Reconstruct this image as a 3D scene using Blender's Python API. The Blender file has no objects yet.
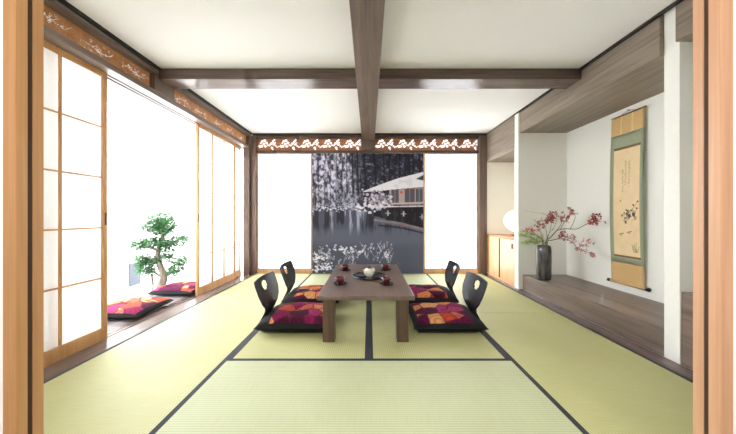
import bpy, math, random
import numpy as np
from mathutils import Vector, Matrix

sc = bpy.context.scene
COL = sc.collection
PI = math.pi
F = 278.0
CX, CY = 369.0, 216.0
EYE = 1.0
def at(px, py, d):
    """a pixel of the photograph at depth d -> a point of the room"""
    return Vector(((px - CX) * d / F, d, EYE + (CY - py) * d / F))

# ------------------------------------------------------------------ helpers
def lin(*c):
    if len(c) == 1: c = (c[0],) * 3
    return tuple((v / 255 / 12.92) if v / 255 <= .04045 else ((v / 255 + .055) / 1.055) ** 2.4 for v in c)

class MB:
    def __init__(s): s.v = []; s.f = []; s.sm = []
    def add(s, vs, fs, smooth=False):
        n = len(s.v); s.v += [tuple(v) for v in vs]
        s.f += [tuple(i + n for i in f) for f in fs]; s.sm += [smooth] * len(fs)
        return s
    def box(s, x0, x1, y0, y1, z0, z1):
        return s.add([(x0,y0,z0),(x1,y0,z0),(x1,y1,z0),(x0,y1,z0),(x0,y0,z1),(x1,y0,z1),(x1,y1,z1),(x0,y1,z1)],
                     [(0,3,2,1),(4,5,6,7),(0,1,5,4),(1,2,6,5),(2,3,7,6),(3,0,4,7)])
    def prism(s, prof, y0, y1):
        """profile of (x, z) points (counter-clockwise seen from -y) run along y"""
        n = len(prof)
        vs = [(x, y0, z) for x, z in prof] + [(x, y1, z) for x, z in prof]
        fs = [tuple(range(n)), tuple(range(2 * n - 1, n - 1, -1))]
        fs += [(i, i + n, (i + 1) % n + n, (i + 1) % n) for i in range(n)]
        return s.add(vs, fs)
    def lathe(s, prof, c=(0, 0, 0), n=32, sx=1, sy=1, close=False):
        vs = []; fs = []
        for r, z in prof:
            for k in range(n):
                a = 2 * PI * k / n
                vs.append((c[0] + r * math.cos(a) * sx, c[1] + r * math.sin(a) * sy, c[2] + z))
        m = len(prof)
        for i in range(m - 1 + (1 if close else 0)):
            for k in range(n):
                a, b = i * n + k, i * n + (k + 1) % n
                j = (i + 1) % m
                fs.append((a, b, j * n + (k + 1) % n, j * n + k))
        if not close:
            if prof[0][0] > 1e-5: fs.append(tuple(range(n - 1, -1, -1)))
            if prof[-1][0] > 1e-5: fs.append(tuple((m - 1) * n + k for k in range(n)))
        return s.add(vs, fs, True)
    def tube(s, pts, rad, n=8, caps=True):
        pts = [Vector(p) for p in pts]
        if not hasattr(rad, '__len__'): rad = [rad] * len(pts)
        vs = []; fs = []; ref = None
        for i, p in enumerate(pts):
            t = (pts[min(i + 1, len(pts) - 1)] - pts[max(i - 1, 0)])
            t = t.normalized() if t.length > 1e-9 else Vector((0, 0, 1))
            if ref is None:
                ref = Vector((0, 0, 1)) if abs(t.z) < .9 else Vector((1, 0, 0))
            u = (ref - t * ref.dot(t)).normalized(); w = t.cross(u); ref = u
            for k in range(n):
                a = 2 * PI * k / n
                vs.append(p + (u * math.cos(a) + w * math.sin(a)) * rad[i])
        for i in range(len(pts) - 1):
            for k in range(n):
                fs.append((i*n+k, i*n+(k+1)%n, (i+1)*n+(k+1)%n, (i+1)*n+k))
        if caps:
            fs.append(tuple(range(n - 1, -1, -1))); fs.append(tuple((len(pts)-1)*n+k for k in range(n)))
        return s.add(vs, fs, True)
    def build(s, name, mat, parent=None, bevel=0, loc=None, segs=2):
        me = bpy.data.meshes.new(name)
        me.from_pydata(s.v, [], s.f)
        me.polygons.foreach_set('use_smooth', s.sm)
        me.validate(); me.update()
        if mat: me.materials.append(mat)
        o = bpy.data.objects.new(name, me); COL.objects.link(o)
        if parent: o.parent = parent
        if loc: o.location = loc
        if bevel:
            b = o.modifiers.new('bevel', 'BEVEL'); b.width = bevel; b.segments = segs
            b.limit_method = 'ANGLE'; b.angle_limit = .7
        return o

def tag(o, label, cat=None, group=None, kind=None):
    if label: o['label'] = label
    if cat: o['category'] = cat
    if group: o['group'] = group
    if kind: o['kind'] = kind
    return o
def struct(o, label, cat): return tag(o, label, cat, None, 'structure')
def empty(name, loc=(0, 0, 0), rz=0):
    o = bpy.data.objects.new(name, None); COL.objects.link(o)
    o.location = loc; o.rotation_euler = (0, 0, rz); o.empty_display_size = .1
    return o
def kids(o): return [c for c in COL.objects if c.parent == o]
def copy_tree(o, parent=None):
    c = o.copy(); COL.objects.link(c); c.parent = parent
    for ch in kids(o): copy_tree(ch, c)
    return c
def spline(pts, n=6):
    P = [Vector(p) for p in pts]; out = []
    for i in range(len(P) - 1):
        a, b = P[i], P[i + 1]
        p0 = P[i - 1] if i else a * 2 - b
        p3 = P[i + 2] if i + 2 < len(P) else b * 2 - a
        for k in range(n):
            t = k / n
            out.append(.5 * ((2 * a) + (b - p0) * t + (2 * p0 - 5 * a + 4 * b - p3) * t * t + (3 * a - p0 - 3 * b + p3) * t ** 3))
    out.append(P[-1]); return out

# ------------------------------------------------------------------ materials
def mat(name, color, rough=.6, metal=0, spec=.5, coat=0):
    m = bpy.data.materials.new(name); m.use_nodes = True
    b = m.node_tree.nodes['Principled BSDF']
    b.inputs['Base Color'].default_value = (*color, 1)
    b.inputs['Roughness'].default_value = rough
    b.inputs['Metallic'].default_value = metal
    b.inputs['Specular IOR Level'].default_value = spec
    b.inputs['Coat Weight'].default_value = coat
    return m
def N(m, t, **kw):
    n = m.node_tree.nodes.new(t)
    for k, v in kw.items(): setattr(n, k, v)
    return n
def L(m, a, b): m.node_tree.links.new(a, b)
def bsdf(m): return m.node_tree.nodes['Principled BSDF']
def ramp(m, stops, interp='LINEAR'):
    r = N(m, 'ShaderNodeValToRGB'); e = r.color_ramp.elements; r.color_ramp.interpolation = interp
    while len(e) < len(stops): e.new(.5)
    for el, (p, c) in zip(e, stops): el.position = p; el.color = (*c, 1)
    return r
def wood(name, c1, c2, axis='Y', rough=.45, fine=38, along=1.6, bump=.05, spec=.5, coat=0):
    m = mat(name, c1, rough, 0, spec, coat)
    tc = N(m, 'ShaderNodeTexCoord'); mp = N(m, 'ShaderNodeMapping')
    s = [fine, fine, fine]; s['XYZ'.index(axis)] = along
    mp.inputs['Scale'].default_value = s
    L(m, tc.outputs['Object'], mp.inputs['Vector'])
    n = N(m, 'ShaderNodeTexNoise'); n.inputs['Scale'].default_value = 1
    n.inputs['Detail'].default_value = 6; n.inputs['Roughness'].default_value = .6; n.inputs['Distortion'].default_value = .9
    L(m, mp.outputs[0], n.inputs['Vector'])
    mp2 = N(m, 'ShaderNodeMapping'); s2 = [7, 7, 7]; s2['XYZ'.index(axis)] = .7
    mp2.inputs['Scale'].default_value = s2; L(m, tc.outputs['Object'], mp2.inputs['Vector'])
    n2 = N(m, 'ShaderNodeTexNoise'); n2.inputs['Scale'].default_value = 1; n2.inputs['Detail'].default_value = 3; n2.inputs['Distortion'].default_value = 1.5
    L(m, mp2.outputs[0], n2.inputs['Vector'])
    mx = N(m, 'ShaderNodeMath', operation='ADD'); L(m, n.outputs['Fac'], mx.inputs[0]); L(m, n2.outputs['Fac'], mx.inputs[1])
    hf = N(m, 'ShaderNodeMath', operation='MULTIPLY'); hf.inputs[1].default_value = .5; L(m, mx.outputs[0], hf.inputs[0])
    r = ramp(m, [(.36, c2), (.62, c1)]); L(m, hf.outputs[0], r.inputs[0])
    L(m, r.outputs[0], bsdf(m).inputs['Base Color'])
    bp = N(m, 'ShaderNodeBump'); bp.inputs['Strength'].default_value = bump; bp.inputs['Distance'].default_value = .002
    L(m, n.outputs['Fac'], bp.inputs['Height']); L(m, bp.outputs[0], bsdf(m).inputs['Normal'])
    return m
def plaster(name, c, amt=.03):
    m = mat(name, c, .85, 0, .2)
    tc = N(m, 'ShaderNodeTexCoord'); n = N(m, 'ShaderNodeTexNoise'); n.inputs['Scale'].default_value = 60; n.inputs['Detail'].default_value = 4
    L(m, tc.outputs['Object'], n.inputs['Vector'])
    r = ramp(m, [(.3, tuple(v * (1 - amt) for v in c)), (.7, c)]); L(m, n.outputs['Fac'], r.inputs[0]); L(m, r.outputs[0], bsdf(m).inputs['Base Color'])
    bp = N(m, 'ShaderNodeBump'); bp.inputs['Strength'].default_value = .05; bp.inputs['Distance'].default_value = .002
    L(m, n.outputs['Fac'], bp.inputs['Height']); L(m, bp.outputs[0], bsdf(m).inputs['Normal'])
    return m
def attr_mat(name, rough=.6, spec=.3):
    m = mat(name, (1, 1, 1), rough, 0, spec)
    a = N(m, 'ShaderNodeAttribute'); a.attribute_name = 'print'
    L(m, a.outputs['Color'], bsdf(m).inputs['Base Color'])
    return m
def paper(name, c, trans=.55):
    m = mat(name, c); nt = m.node_tree; nt.nodes.remove(bsdf(m))
    out = nt.nodes['Material Output']
    d = N(m, 'ShaderNodeBsdfDiffuse'); t = N(m, 'ShaderNodeBsdfTranslucent'); x = N(m, 'ShaderNodeMixShader')
    tc = N(m, 'ShaderNodeTexCoord'); n = N(m, 'ShaderNodeTexNoise'); n.inputs['Scale'].default_value = 90; n.inputs['Detail'].default_value = 5
    L(m, tc.outputs['Object'], n.inputs['Vector'])
    r = ramp(m, [(.3, tuple(v * .97 for v in c)), (.7, c)]); L(m, n.outputs['Fac'], r.inputs[0])
    L(m, r.outputs[0], d.inputs['Color']); L(m, r.outputs[0], t.inputs['Color'])
    x.inputs[0].default_value = trans
    L(m, d.outputs[0], x.inputs[1]); L(m, t.outputs[0], x.inputs[2]); L(m, x.outputs[0], out.inputs['Surface'])
    return m
def tatami(name, c1, c2):
    m = mat(name, c1, .55, 0, .35)
    tc = N(m, 'ShaderNodeTexCoord')
    w = N(m, 'ShaderNodeTexWave', wave_type='BANDS', bands_direction='X'); w.inputs['Scale'].default_value = 2 * PI / (.0155 * 20) ; w.inputs['Distortion'].default_value = .25
    w.inputs['Detail'].default_value = 1
    L(m, tc.outputs['Object'], w.inputs['Vector'])
    mp = N(m, 'ShaderNodeMapping'); mp.inputs['Scale'].default_value = (8, 260, 8); L(m, tc.outputs['Object'], mp.inputs['Vector'])
    n = N(m, 'ShaderNodeTexNoise'); n.inputs['Scale'].default_value = 1; n.inputs['Detail'].default_value = 3; L(m, mp.outputs[0], n.inputs['Vector'])
    n2 = N(m, 'ShaderNodeTexNoise'); n2.inputs['Scale'].default_value = 2.2; n2.inputs['Detail'].default_value = 4; L(m, tc.outputs['Object'], n2.inputs['Vector'])
    a = N(m, 'ShaderNodeMath', operation='MULTIPLY_ADD'); a.inputs[1].default_value = .35; L(m, w.outputs['Fac'], a.inputs[0]); 
    b = N(m, 'ShaderNodeMath', operation='MULTIPLY_ADD'); b.inputs[1].default_value = .5; L(m, n.outputs['Fac'], b.inputs[0])
    c = N(m, 'ShaderNodeMath', operation='MULTIPLY'); c.inputs[1].default_value = .4; L(m, n2.outputs['Fac'], c.inputs[0])
    L(m, c.outputs[0], b.inputs[2]); L(m, b.outputs[0], a.inputs[2])
    r = ramp(m, [(.3, c2), (.85, c1)]); L(m, a.outputs[0], r.inputs[0]); L(m, r.outputs[0], bsdf(m).inputs['Base Color'])
    bp = N(m, 'ShaderNodeBump'); bp.inputs['Strength'].default_value = .25; bp.inputs['Distance'].default_value = .0015
    L(m, w.outputs['Fac'], bp.inputs['Height']); L(m, bp.outputs[0], bsdf(m).inputs['Normal'])
    return m
def brocade(name, seed):
    m = mat(name, (.5, .1, .1), .85, 0, .12)
    tc = N(m, 'ShaderNodeTexCoord'); mp = N(m, 'ShaderNodeMapping')
    mp.inputs['Location'].default_value = (seed * 1.37, seed * .71, 0); mp.inputs['Scale'].default_value = (1, 1, .2)
    L(m, tc.outputs['Object'], mp.inputs['Vector'])
    v = N(m, 'ShaderNodeTexVoronoi'); v.inputs['Scale'].default_value = 7.5; v.inputs['Randomness'].default_value = .85
    L(m, mp.outputs[0], v.inputs['Vector'])
    sp = N(m, 'ShaderNodeSeparateColor'); L(m, v.outputs['Color'], sp.inputs[0])
    cols = [lin(206,120,62), lin(128,26,74), lin(204,148,96), lin(84,20,58), lin(186,72,50), lin(158,50,98), lin(210,132,80), lin(66,16,42), lin(192,92,72)]
    r = ramp(m, [(i / len(cols), c) for i, c in enumerate(cols)], 'CONSTANT'); L(m, sp.outputs[0], r.inputs[0])
    # petal rings inside every flower
    dm = N(m, 'ShaderNodeMath', operation='MULTIPLY'); dm.inputs[1].default_value = 26; L(m, v.outputs['Distance'], dm.inputs[0])
    sn = N(m, 'ShaderNodeMath', operation='SINE'); L(m, dm.outputs[0], sn.inputs[0])
    rr = ramp(m, [(.0, (.72, .62, .66)), (.6, (1, 1, 1))]); 
    ad = N(m, 'ShaderNodeMath', operation='MULTIPLY_ADD'); ad.inputs[1].default_value = .5; ad.inputs[2].default_value = .5; L(m, sn.outputs[0], ad.inputs[0]); L(m, ad.outputs[0], rr.inputs[0])
    mu = N(m, 'ShaderNodeMixRGB', blend_type='MULTIPLY'); mu.inputs[0].default_value = 1
    L(m, r.outputs[0], mu.inputs[1]); L(m, rr.outputs[0], mu.inputs[2])
    v2 = N(m, 'ShaderNodeTexVoronoi', feature='DISTANCE_TO_EDGE'); v2.inputs['Scale'].default_value = 7.5; v2.inputs['Randomness'].default_value = .85
    L(m, mp.outputs[0], v2.inputs['Vector'])
    er = ramp(m, [(.005, (0, 0, 0)), (.06, (1, 1, 1))]); L(m, v2.outputs['Distance'], er.inputs[0])
    m2 = N(m, 'ShaderNodeMixRGB'); L(m, er.outputs[0], m2.inputs[0]); m2.inputs[1].default_value = (*lin(84, 26, 52), 1); L(m, mu.outputs[0], m2.inputs[2])
    L(m, m2.outputs[0], bsdf(m).inputs['Base Color'])
    return m

M = {}
M['beamY'] = wood('brown beam wood', lin(128,110,100), lin(92,76,69), 'Y', .42, 46, 1.2)
M['beamX'] = wood('brown cross beam wood', lin(106,88,80), lin(74,60,54), 'X', .24, 46, 1.2)
M['postZ'] = wood('brown post wood', lin(120,100,90), lin(86,70,62), 'Z', .5, 40, 1.2)
M['fascia'] = wood('grey brown lintel wood', lin(146,132,117), lin(112,98,86), 'Y', .5, 34, 1.0)
M['toko'] = wood('alcove board wood', lin(138,122,112), lin(102,88,80), 'Y', .36, 22, .9)
M['strip'] = wood('floor trim wood', lin(124,106,102), lin(96,82,78), 'Y', .2, 40, 1.2)
M['orangeZ'] = wood('honey cedar upright', lin(200,152,102), lin(178,128,80), 'Z', .45, 55, 1.1)
M['pinkZ'] = wood('pale cedar upright', lin(212,166,130), lin(190,142,108), 'Z', .45, 55, 1.1)
M['orangeY'] = wood('honey cedar rail', lin(200,152,102), lin(178,128,80), 'Y', .45, 55, 1.1)
M['orangeX'] = wood('honey cedar cross rail', lin(206,156,110), lin(182,130,86), 'X', .45, 55, 1.1)
M['ranmaY'] = wood('carved cedar panel', lin(198,142,90), lin(166,110,64), 'Y', .5, 30, 1.2)
M['ranmaX'] = wood('carved cedar panel crosswise', lin(172,108,62), lin(136,78,42), 'X', .5, 30, 1.2)
M['table'] = wood('walnut table wood', lin(114,96,87), lin(98,81,72), 'Y', .28, 42, 1.1, .008)
M['tableZ'] = wood('walnut leg wood', lin(94,73,58), lin(66,49,38), 'Z', .4, 42, 1.1, .04)
M['cab'] = wood('pale cabinet veneer', lin(240,196,152), lin(226,172,124), 'Z', .35, 30, 1)
M['engawa'] = wood('veranda boards', lin(146,138,140), lin(116,108,110), 'Y', .22, 40, 1)
M['ceil'] = plaster('white ceiling', lin(238,238,238), .015)
M['white'] = plaster('white plaster', lin(240,240,236))
M['cream'] = plaster('cream plaster', lin(236,233,220))
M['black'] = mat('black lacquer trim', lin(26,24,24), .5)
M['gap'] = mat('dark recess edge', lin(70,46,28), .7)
M['paper'] = paper('shoji paper', lin(246,245,245), .5)
M['dimpaper'] = paper('light dimming paper', lin(244,243,240), .14)
M['fusuma'] = plaster('white door paper', lin(250,250,250), .01)
M['tat'] = tatami('rush mat', lin(194,193,142), lin(167,166,113))
M['tatsheen'] = tatami('rush mat sheen tint', lin(194,200,164), lin(168,174,136))  # lighter tint puts the sheen of the crosswise mats into the colour
M['heri'] = mat('charcoal mat border', lin(44,46,54), .8)
M['gravel'] = plaster('white gravel', lin(240,240,240), .1)
M['blackply'] = mat('black lacquered plywood', lin(30,32,38), .32, 0, .6)
M['blackcloth'] = mat('black cushion cloth', lin(20,19,22), .8, 0, .3)
M['lacq'] = mat('red lacquer', lin(86,14,18), .22, 0, .5, .4)
M['lacqin'] = mat('dark tea', lin(56,40,22), .1)
M['dklacq'] = mat('dark lacquer', lin(24,18,18), .15, 0, .6, .3)
M['ivory'] = mat('glazed ivory china', lin(232,230,214), .2, 0, .5, .3)
M['globe'] = mat('opal lamp glass', lin(250,246,238), .4)
g = bsdf(M['globe']); g.inputs['Emission Color'].default_value = (1, .96, .88, 1); g.inputs['Emission Strength'].default_value = .32
M['vent'] = mat('grey metal louvre', lin(72,78,90), .5, .1)
M['mural'] = attr_mat('printed winter picture', .5, .3)
M['scrollp'] = attr_mat('ink painted silk', .7, .2)
M['tan'] = mat('tan brocade', lin(206,172,118), .7)
M['green'] = mat('sage brocade', lin(152,160,134), .7)
M['mauve'] = mat('brown silk band', lin(120,92,70), .7)
M['ribbon'] = mat('pale ribbon', lin(226,196,138), .7)

def speckle(name, c1, c2, scale, rough, metal=0):
    m = mat(name, c1, rough, metal)
    tc = N(m, 'ShaderNodeTexCoord'); mp = N(m, 'ShaderNodeMapping'); mp.inputs['Scale'].default_value = (1, 1, .35); L(m, tc.outputs['Object'], mp.inputs['Vector'])
    n = N(m, 'ShaderNodeTexNoise'); n.inputs['Scale'].default_value = scale; n.inputs['Detail'].default_value = 5; L(m, mp.outputs[0], n.inputs['Vector'])
    r = ramp(m, [(.35, c2), (.65, c1)]); L(m, n.outputs['Fac'], r.inputs[0]); L(m, r.outputs[0], bsdf(m).inputs['Base Color'])
    return m
M['vase'] = speckle('charcoal raku glaze', lin(100,97,98), lin(40,39,42), 14, .18)
M['leaf'] = speckle('tree leaf green', lin(62,118,60), lin(26,70,36), 6, .5)
M['bark'] = speckle('pale bark', lin(130,116,104), lin(88,76,66), 20, .8)
M['fern'] = speckle('fern green', lin(172,190,112), lin(126,158,76), 12, .6)
M['twig'] = mat('twig brown', lin(96,72,60), .7)
M['redfl'] = speckle('red petals', lin(172,70,66), lin(120,40,44), 40, .6)
M['pinkfl'] = speckle('dusty pink petals', lin(206,150,140), lin(170,92,88), 40, .6)
M['orangefl'] = speckle('orange red petals', lin(212,112,72), lin(184,74,52), 40, .6)

# ------------------------------------------------------------------ the setting
ZC = 2.43          # ceiling
YB = 4.83          # back wall
XL, XR = -1.97, 1.96
struct(MB().box(-15, 15, -6, 16, -.30, -.15).build('ground', M['gravel']), 'white gravel ground outside the room', 'ground')
struct(MB().box(-2.14, 2.10, .80, YB + .07, -.149, -.055).build('floor', M['strip']), 'wooden subfloor beneath the tatami mats', 'floor')
struct(MB().box(-2.14, 2.85, .80, YB + .12, ZC, ZC + .1).build('ceiling', M['ceil']), 'white flat ceiling crossed by two brown beams', 'ceiling')
# left sill with two running grooves, veranda floor
mb = MB().prism([(-2.27,-.149),(XL,-.149),(XL,0),(-2.147,0),(-2.147,-.008),(-2.163,-.008),(-2.163,0),(-2.192,0),(-2.192,-.008),(-2.208,-.008),(-2.208,0),(-2.27,0)], .85, YB)
struct(mb.build('trim_1', M['strip']), 'brown wooden sill under the left sliding screens', 'sill')
mb = MB()
for k in range(4): mb.box(-2.85 + k * .144, -2.85 + k * .144 + .141, .2, 6, -.149, -.001)
struct(mb.build('floor_veranda', M['engawa'], bevel=.002), 'dark veranda boards outside the open left screens', 'floor')
struct(MB().box(-3.45, -2.16, -.5, 8, 2.50, 2.58).build('eave_light_blocker', M['white']), 'added unseen eave cutting skylight over the veranda', 'ceiling')  # eave added out of view to cut skylight falling on the left mats
struct(MB().box(-2.97, -2.86, -.5, 2.35, -.149, 2.50).build('wall_light_blocker', M['white']), 'added unseen veranda wall dimming the near screens', 'wall')  # unseen wall added to hold light off the nearest screens
# left head: crown rail, post, track beam
struct(MB().box(-2.16, -2.035, .9, YB, 2.365, ZC).build('trim_2', M['beamY'], bevel=.003), 'brown rail between left carved transoms and ceiling', 'rail')
mb = MB().prism([(-2.25,2.21),(-2.25,2.163),(-2.212,2.163),(-2.212,2.178),(-2.188,2.178),(-2.188,2.163),(-2.167,2.163),(-2.167,2.178),(-2.143,2.178),(-2.143,2.163),(-2.05,2.163),(-2.05,2.21)], .9, YB)
struct(mb.build('trim_3', M['beamY']), 'brown grooved head track above the left sliding screens', 'track')
struct(MB().box(-2.15, -2.05, 2.66, 2.93, 2.21, 2.365).build('trim_4', M['postZ']), 'short brown block between the two left carved transoms', 'post')
struct(MB().box(-2.15, -2.05, 4.75, YB, 0, 2.365).build('pillar_left', M['postZ']), 'brown post at the far end of the left screens', 'post')
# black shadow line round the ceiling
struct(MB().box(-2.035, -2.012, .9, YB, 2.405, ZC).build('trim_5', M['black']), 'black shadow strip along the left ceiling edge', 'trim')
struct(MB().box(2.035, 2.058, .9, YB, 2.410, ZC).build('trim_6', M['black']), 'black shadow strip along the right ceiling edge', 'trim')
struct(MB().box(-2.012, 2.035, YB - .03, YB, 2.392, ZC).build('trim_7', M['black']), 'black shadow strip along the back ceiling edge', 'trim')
# ceiling beams
struct(MB().box(-.122, .098, .9, YB - .03, 2.31, ZC).build('ceiling_beam_long', M['beamY'], bevel=.004), 'brown ceiling beam running down the middle to the back wall', 'beam')
bl = MB().box(-2.035, -.122, 2.69, 2.90, 2.325, ZC).build('ceiling_beam_cross', M['beamX'], bevel=.004)
struct(bl, 'brown cross beam on the left half of the ceiling', 'beam')
br = MB().box(.098, 2.058, 2.69, 2.90, 2.325, ZC).build('ceiling_beam_cross', M['beamX'], bevel=.004)
struct(br, 'brown cross beam on the right half of the ceiling', 'beam')
# back wall timber
BW = 'back wall timber'
struct(MB().box(-2.05, -1.955, YB - .03, YB + .08, 0, 2.392).build('pillar_back', M['postZ'], bevel=.003), 'brown corner post left of the back wall screens', 'post')
struct(MB().box(1.905, 2.04, YB - .03, YB + .08, 0, 2.392).build('pillar_back', M['postZ'], bevel=.003), 'brown corner post right of the back wall screens', 'post')
struct(MB().box(-1.955, 1.905, YB, YB + .08, 2.352, ZC).build('trim_8', M['beamX']), 'brown rail above the back carved transoms', 'rail')
struct(MB().box(-1.955, 1.905, YB - .005, YB + .08, 2.092, 2.14).build('trim_9', M['beamX'], bevel=.003), 'brown lintel above the back screens and the picture', 'lintel')
struct(MB().box(-.13, .10, YB - .028, YB + .08, 2.14, 2.352).build('trim_10', M['postZ']), 'short brown block between the two back carved transoms', 'post')
struct(MB().box(-1.955, 1.905, YB + .002, YB + .08, -.149, .004).build('trim_11', M['orangeX']), 'honey wood sill under the back screens', 'sill')
# right side: strip, alcove boards, walls, lintels
struct(MB().box(XR, 2.10, .85, YB + .06, -.149, -.0002).build('trim_12', M['strip'], bevel=.003), 'brown floor strip between right mats and the alcove', 'trim')
struct(MB().box(2.70, 2.84, .8, YB + .1, -.1, ZC).build('wall_right', M['white']), 'white plaster back wall of the right alcoves', 'wall')
struct(MB().box(2.09, 2.70, 1.87, 1.97, 0, ZC).build('wall_partition', M['white'], bevel=.003), 'near white partition end beside the hanging scroll', 'wall')
struct(MB().box(2.04, 2.70, 3.80, 3.90, 0, ZC).build('wall_partition', M['white'], bevel=.003), 'far white partition end between flower vase and cabinet', 'wall')
struct(MB().box(2.04, 2.70, YB - .01, YB + .09, 0, ZC).build('wall_back', M['cream']), 'cream wall behind the round lamp', 'wall')
mb = MB().box(2.10, 2.70, 1.97, 3.80, 0, .2)
struct(mb.build('floor_alcove', M['toko'], bevel=.003), 'raised grey brown wooden floor of the scroll alcove', 'floor')
struct(MB().box(2.10, 2.70, 3.90, 4.82, 0, .03).build('floor_recess', M['strip']), 'wooden floor of the cabinet recess', 'floor')
struct(MB().box(2.06, 2.70, 1.97, 3.80, 2.135, ZC).build('trim_13', M['fascia'], bevel=.003), 'wide grey brown lintel over the scroll alcove', 'lintel')
struct(MB().box(2.06, 2.70, .90, 1.87, 2.17, ZC).build('trim_14', M['fascia'], bevel=.003), 'grey brown lintel over the nearest recess on the right', 'lintel')
struct(MB().box(2.035, 2.70, 3.90, YB - .01, 1.93, ZC).build('trim_15', M['fascia'], bevel=.003), 'deep grey brown lintel over the cabinet recess', 'lintel')
struct(MB().box(2.10, 2.70, .90, 1.87, 0, .49).build('trim_16', M['toko'], bevel=.003), 'grey brown wooden ledge in the nearest recess on the right', 'ledge')
# front wall, above the sliding doors
struct(MB().box(-2.3, 2.85, .80, .90, 2.03, ZC).build('wall_front', M['white']), 'white wall above the doorway facing into the room', 'wall')

# the hall the photograph was taken from; unseen walls and ceiling added to block sky light
HX, HY = 2.4, -1.7
struct(MB().box(-HX, HX, HY, .80, -.149, 0).build('floor_hall', M['strip']), 'brown wooden floor of the hall outside the doorway', 'floor')
struct(MB().box(-HX - .1, HX + .1, HY - .1, .80, ZC, ZC + .1).build('ceiling_blocker', M['ceil']), 'added unseen hall ceiling blocking sky light', 'ceiling')
struct(MB().box(-HX - .1, -HX, HY, .80, -.149, ZC).build('wall_blocker_left', M['white']), 'added unseen left hall wall blocking sky light', 'wall')
struct(MB().box(HX, HX + .1, HY, .80, -.149, ZC).build('wall_blocker_right', M['white']), 'added unseen right hall wall blocking sky light', 'wall')
struct(MB().box(-HX - .1, HX + .1, HY - .1, HY, -.149, ZC).build('wall_blocker_back', M['white']), 'added unseen far hall wall blocking sky light', 'wall')
struct(MB().box(-2.5, -2.03, .80, .90, -.149, ZC).build('wall_front_left', M['white']), 'white wall left of the doorway facing into the room', 'wall')
struct(MB().box(2.03, 2.85, .80, .90, -.149, ZC).build('wall_front_right', M['white']), 'white wall right of the doorway facing into the room', 'wall')

# ------------------------------------------------------------------ sliding screens
def shoji(n, w, h, label, cols, rows, loc, rz, m3, back=False, pull=None, bottom=.10, stile=.036, top=.045):
    """local x along the width, z up, room side = -y"""
    r = empty('door_%d' % n, loc, rz); struct(r, label, 'sliding screen')
    mz, mx = m3
    f = MB()
    f.box(0, stile, 0, .03, 0, h).box(w - stile, w, 0, .03, 0, h)
    f.box(stile, w - stile, .001, .029, h - top, h).box(stile, w - stile, .001, .029, 0, bottom)
    fr = f.build('frame', mz, r, bevel=.002)
    l = MB(); y0, y1 = (.019, .027) if back else (.004, .013)
    iw, ih = w - 2 * stile, h - top - bottom
    for k in range(1, cols):
        x = stile + iw * k / cols; l.box(x - .009, x + .009, y0, y1, bottom, h - top)
    for k in range(1, rows):
        z = bottom + ih * k / rows; l.box(stile, w - stile, y0 + .001, y1 - .001, z - .006, z + .006)
    l.build('lattice', mz, r)
    y = .016
    MB().add([(stile - .004, y, bottom - .004), (w - stile + .004, y, bottom - .004), (w - stile + .004, y, h - top + .004), (stile - .004, y, h - top + .004)],
             [(0, 1, 2, 3)]).build('paper', M['paper'], r)
    if pull is not None:
        q = MB().box(pull - .008, pull + .008, -.002, .004, .93, 1.03)
        q.build('finger_pull', M['gap'], fr, bevel=.002)
    return r
OZ = (M['orangeZ'], M['orangeY'])
hL = 2.168
# left wall: local x -> +y (room), -y(local) -> +x
def left_screen(n, y0, y1, xf, label, pull=None):
    return shoji(n, y1 - y0, hL, label, 3, 5, (xf, y0, -.004), PI / 2, OZ, pull=pull)
left_screen(1, 1.285, 2.275, -2.140, 'large honey framed paper screen nearest the doorway on the left wall', .975)
left_screen(2, .955, 1.945, -2.185, 'paper screen slid behind the nearest left screen', None)
left_screen(3, 3.475, 4.465, -2.140, 'honey framed paper screen beyond the opening on the left wall', .015)
left_screen(4, 3.76, 4.75, -2.185, 'farthest left paper screen, showing past the one before it', None)
PZ = (M['pinkZ'], M['pinkZ'])
shoji(5, .965, 2.09, 'bright paper screen left of the winter lake picture', 3, 5, (-1.955, YB + .012, .004), 0, PZ, back=True, bottom=.085, stile=.03, top=.02)
shoji(6, .955, 2.09, 'bright paper screen right of the winter lake picture', 3, 5, (.95, YB + .012, .004), 0, PZ, back=True, bottom=.085, stile=.03, top=.02)

# doors of the doorway the photograph was taken from
def fusuma(n, x_edge, side, y0, label, mz, strip):
    r = empty('door_%d' % n, (x_edge, y0, -.0), 0); struct(r, label, 'sliding door')
    s = side; w = .95; sw = .04
    f = MB()
    for a, b, z0, z1 in ((0, sw, 0, 2.02), (w - sw, w, 0, 2.02), (sw, w - sw, 1.98, 2.02), (sw, w - sw, 0, .05)):
        f.box(min(a*s, b*s), max(a*s, b*s), 0, .032, z0, z1)
    f.build('frame', mz, r, bevel=.002)
    if strip: MB().box(min(.001*s, .03*s), max(.001*s, .03*s), -.022, -.0005, .0, 2.0).build('gap_shade', M['gap'], r)['label'] = 'painted shade strip in the gap between the doors'  # dark strip painted in for the shade between the two panels
    MB().box(min(sw*s, (w-sw)*s), max(sw*s, (w-sw)*s), .006, .026, .05, 1.98).build('door_panel', M['fusuma'], r)
    return r
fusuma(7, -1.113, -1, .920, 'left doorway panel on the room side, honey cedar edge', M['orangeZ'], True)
fusuma(8, -1.094, -1, .860, 'left doorway panel on the near side, honey cedar edge', M['orangeZ'], False)
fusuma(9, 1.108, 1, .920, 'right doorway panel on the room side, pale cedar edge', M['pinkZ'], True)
fusuma(10, 1.088, 1, .860, 'right doorway panel on the near side, pale cedar edge', M['pinkZ'], False)

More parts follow.
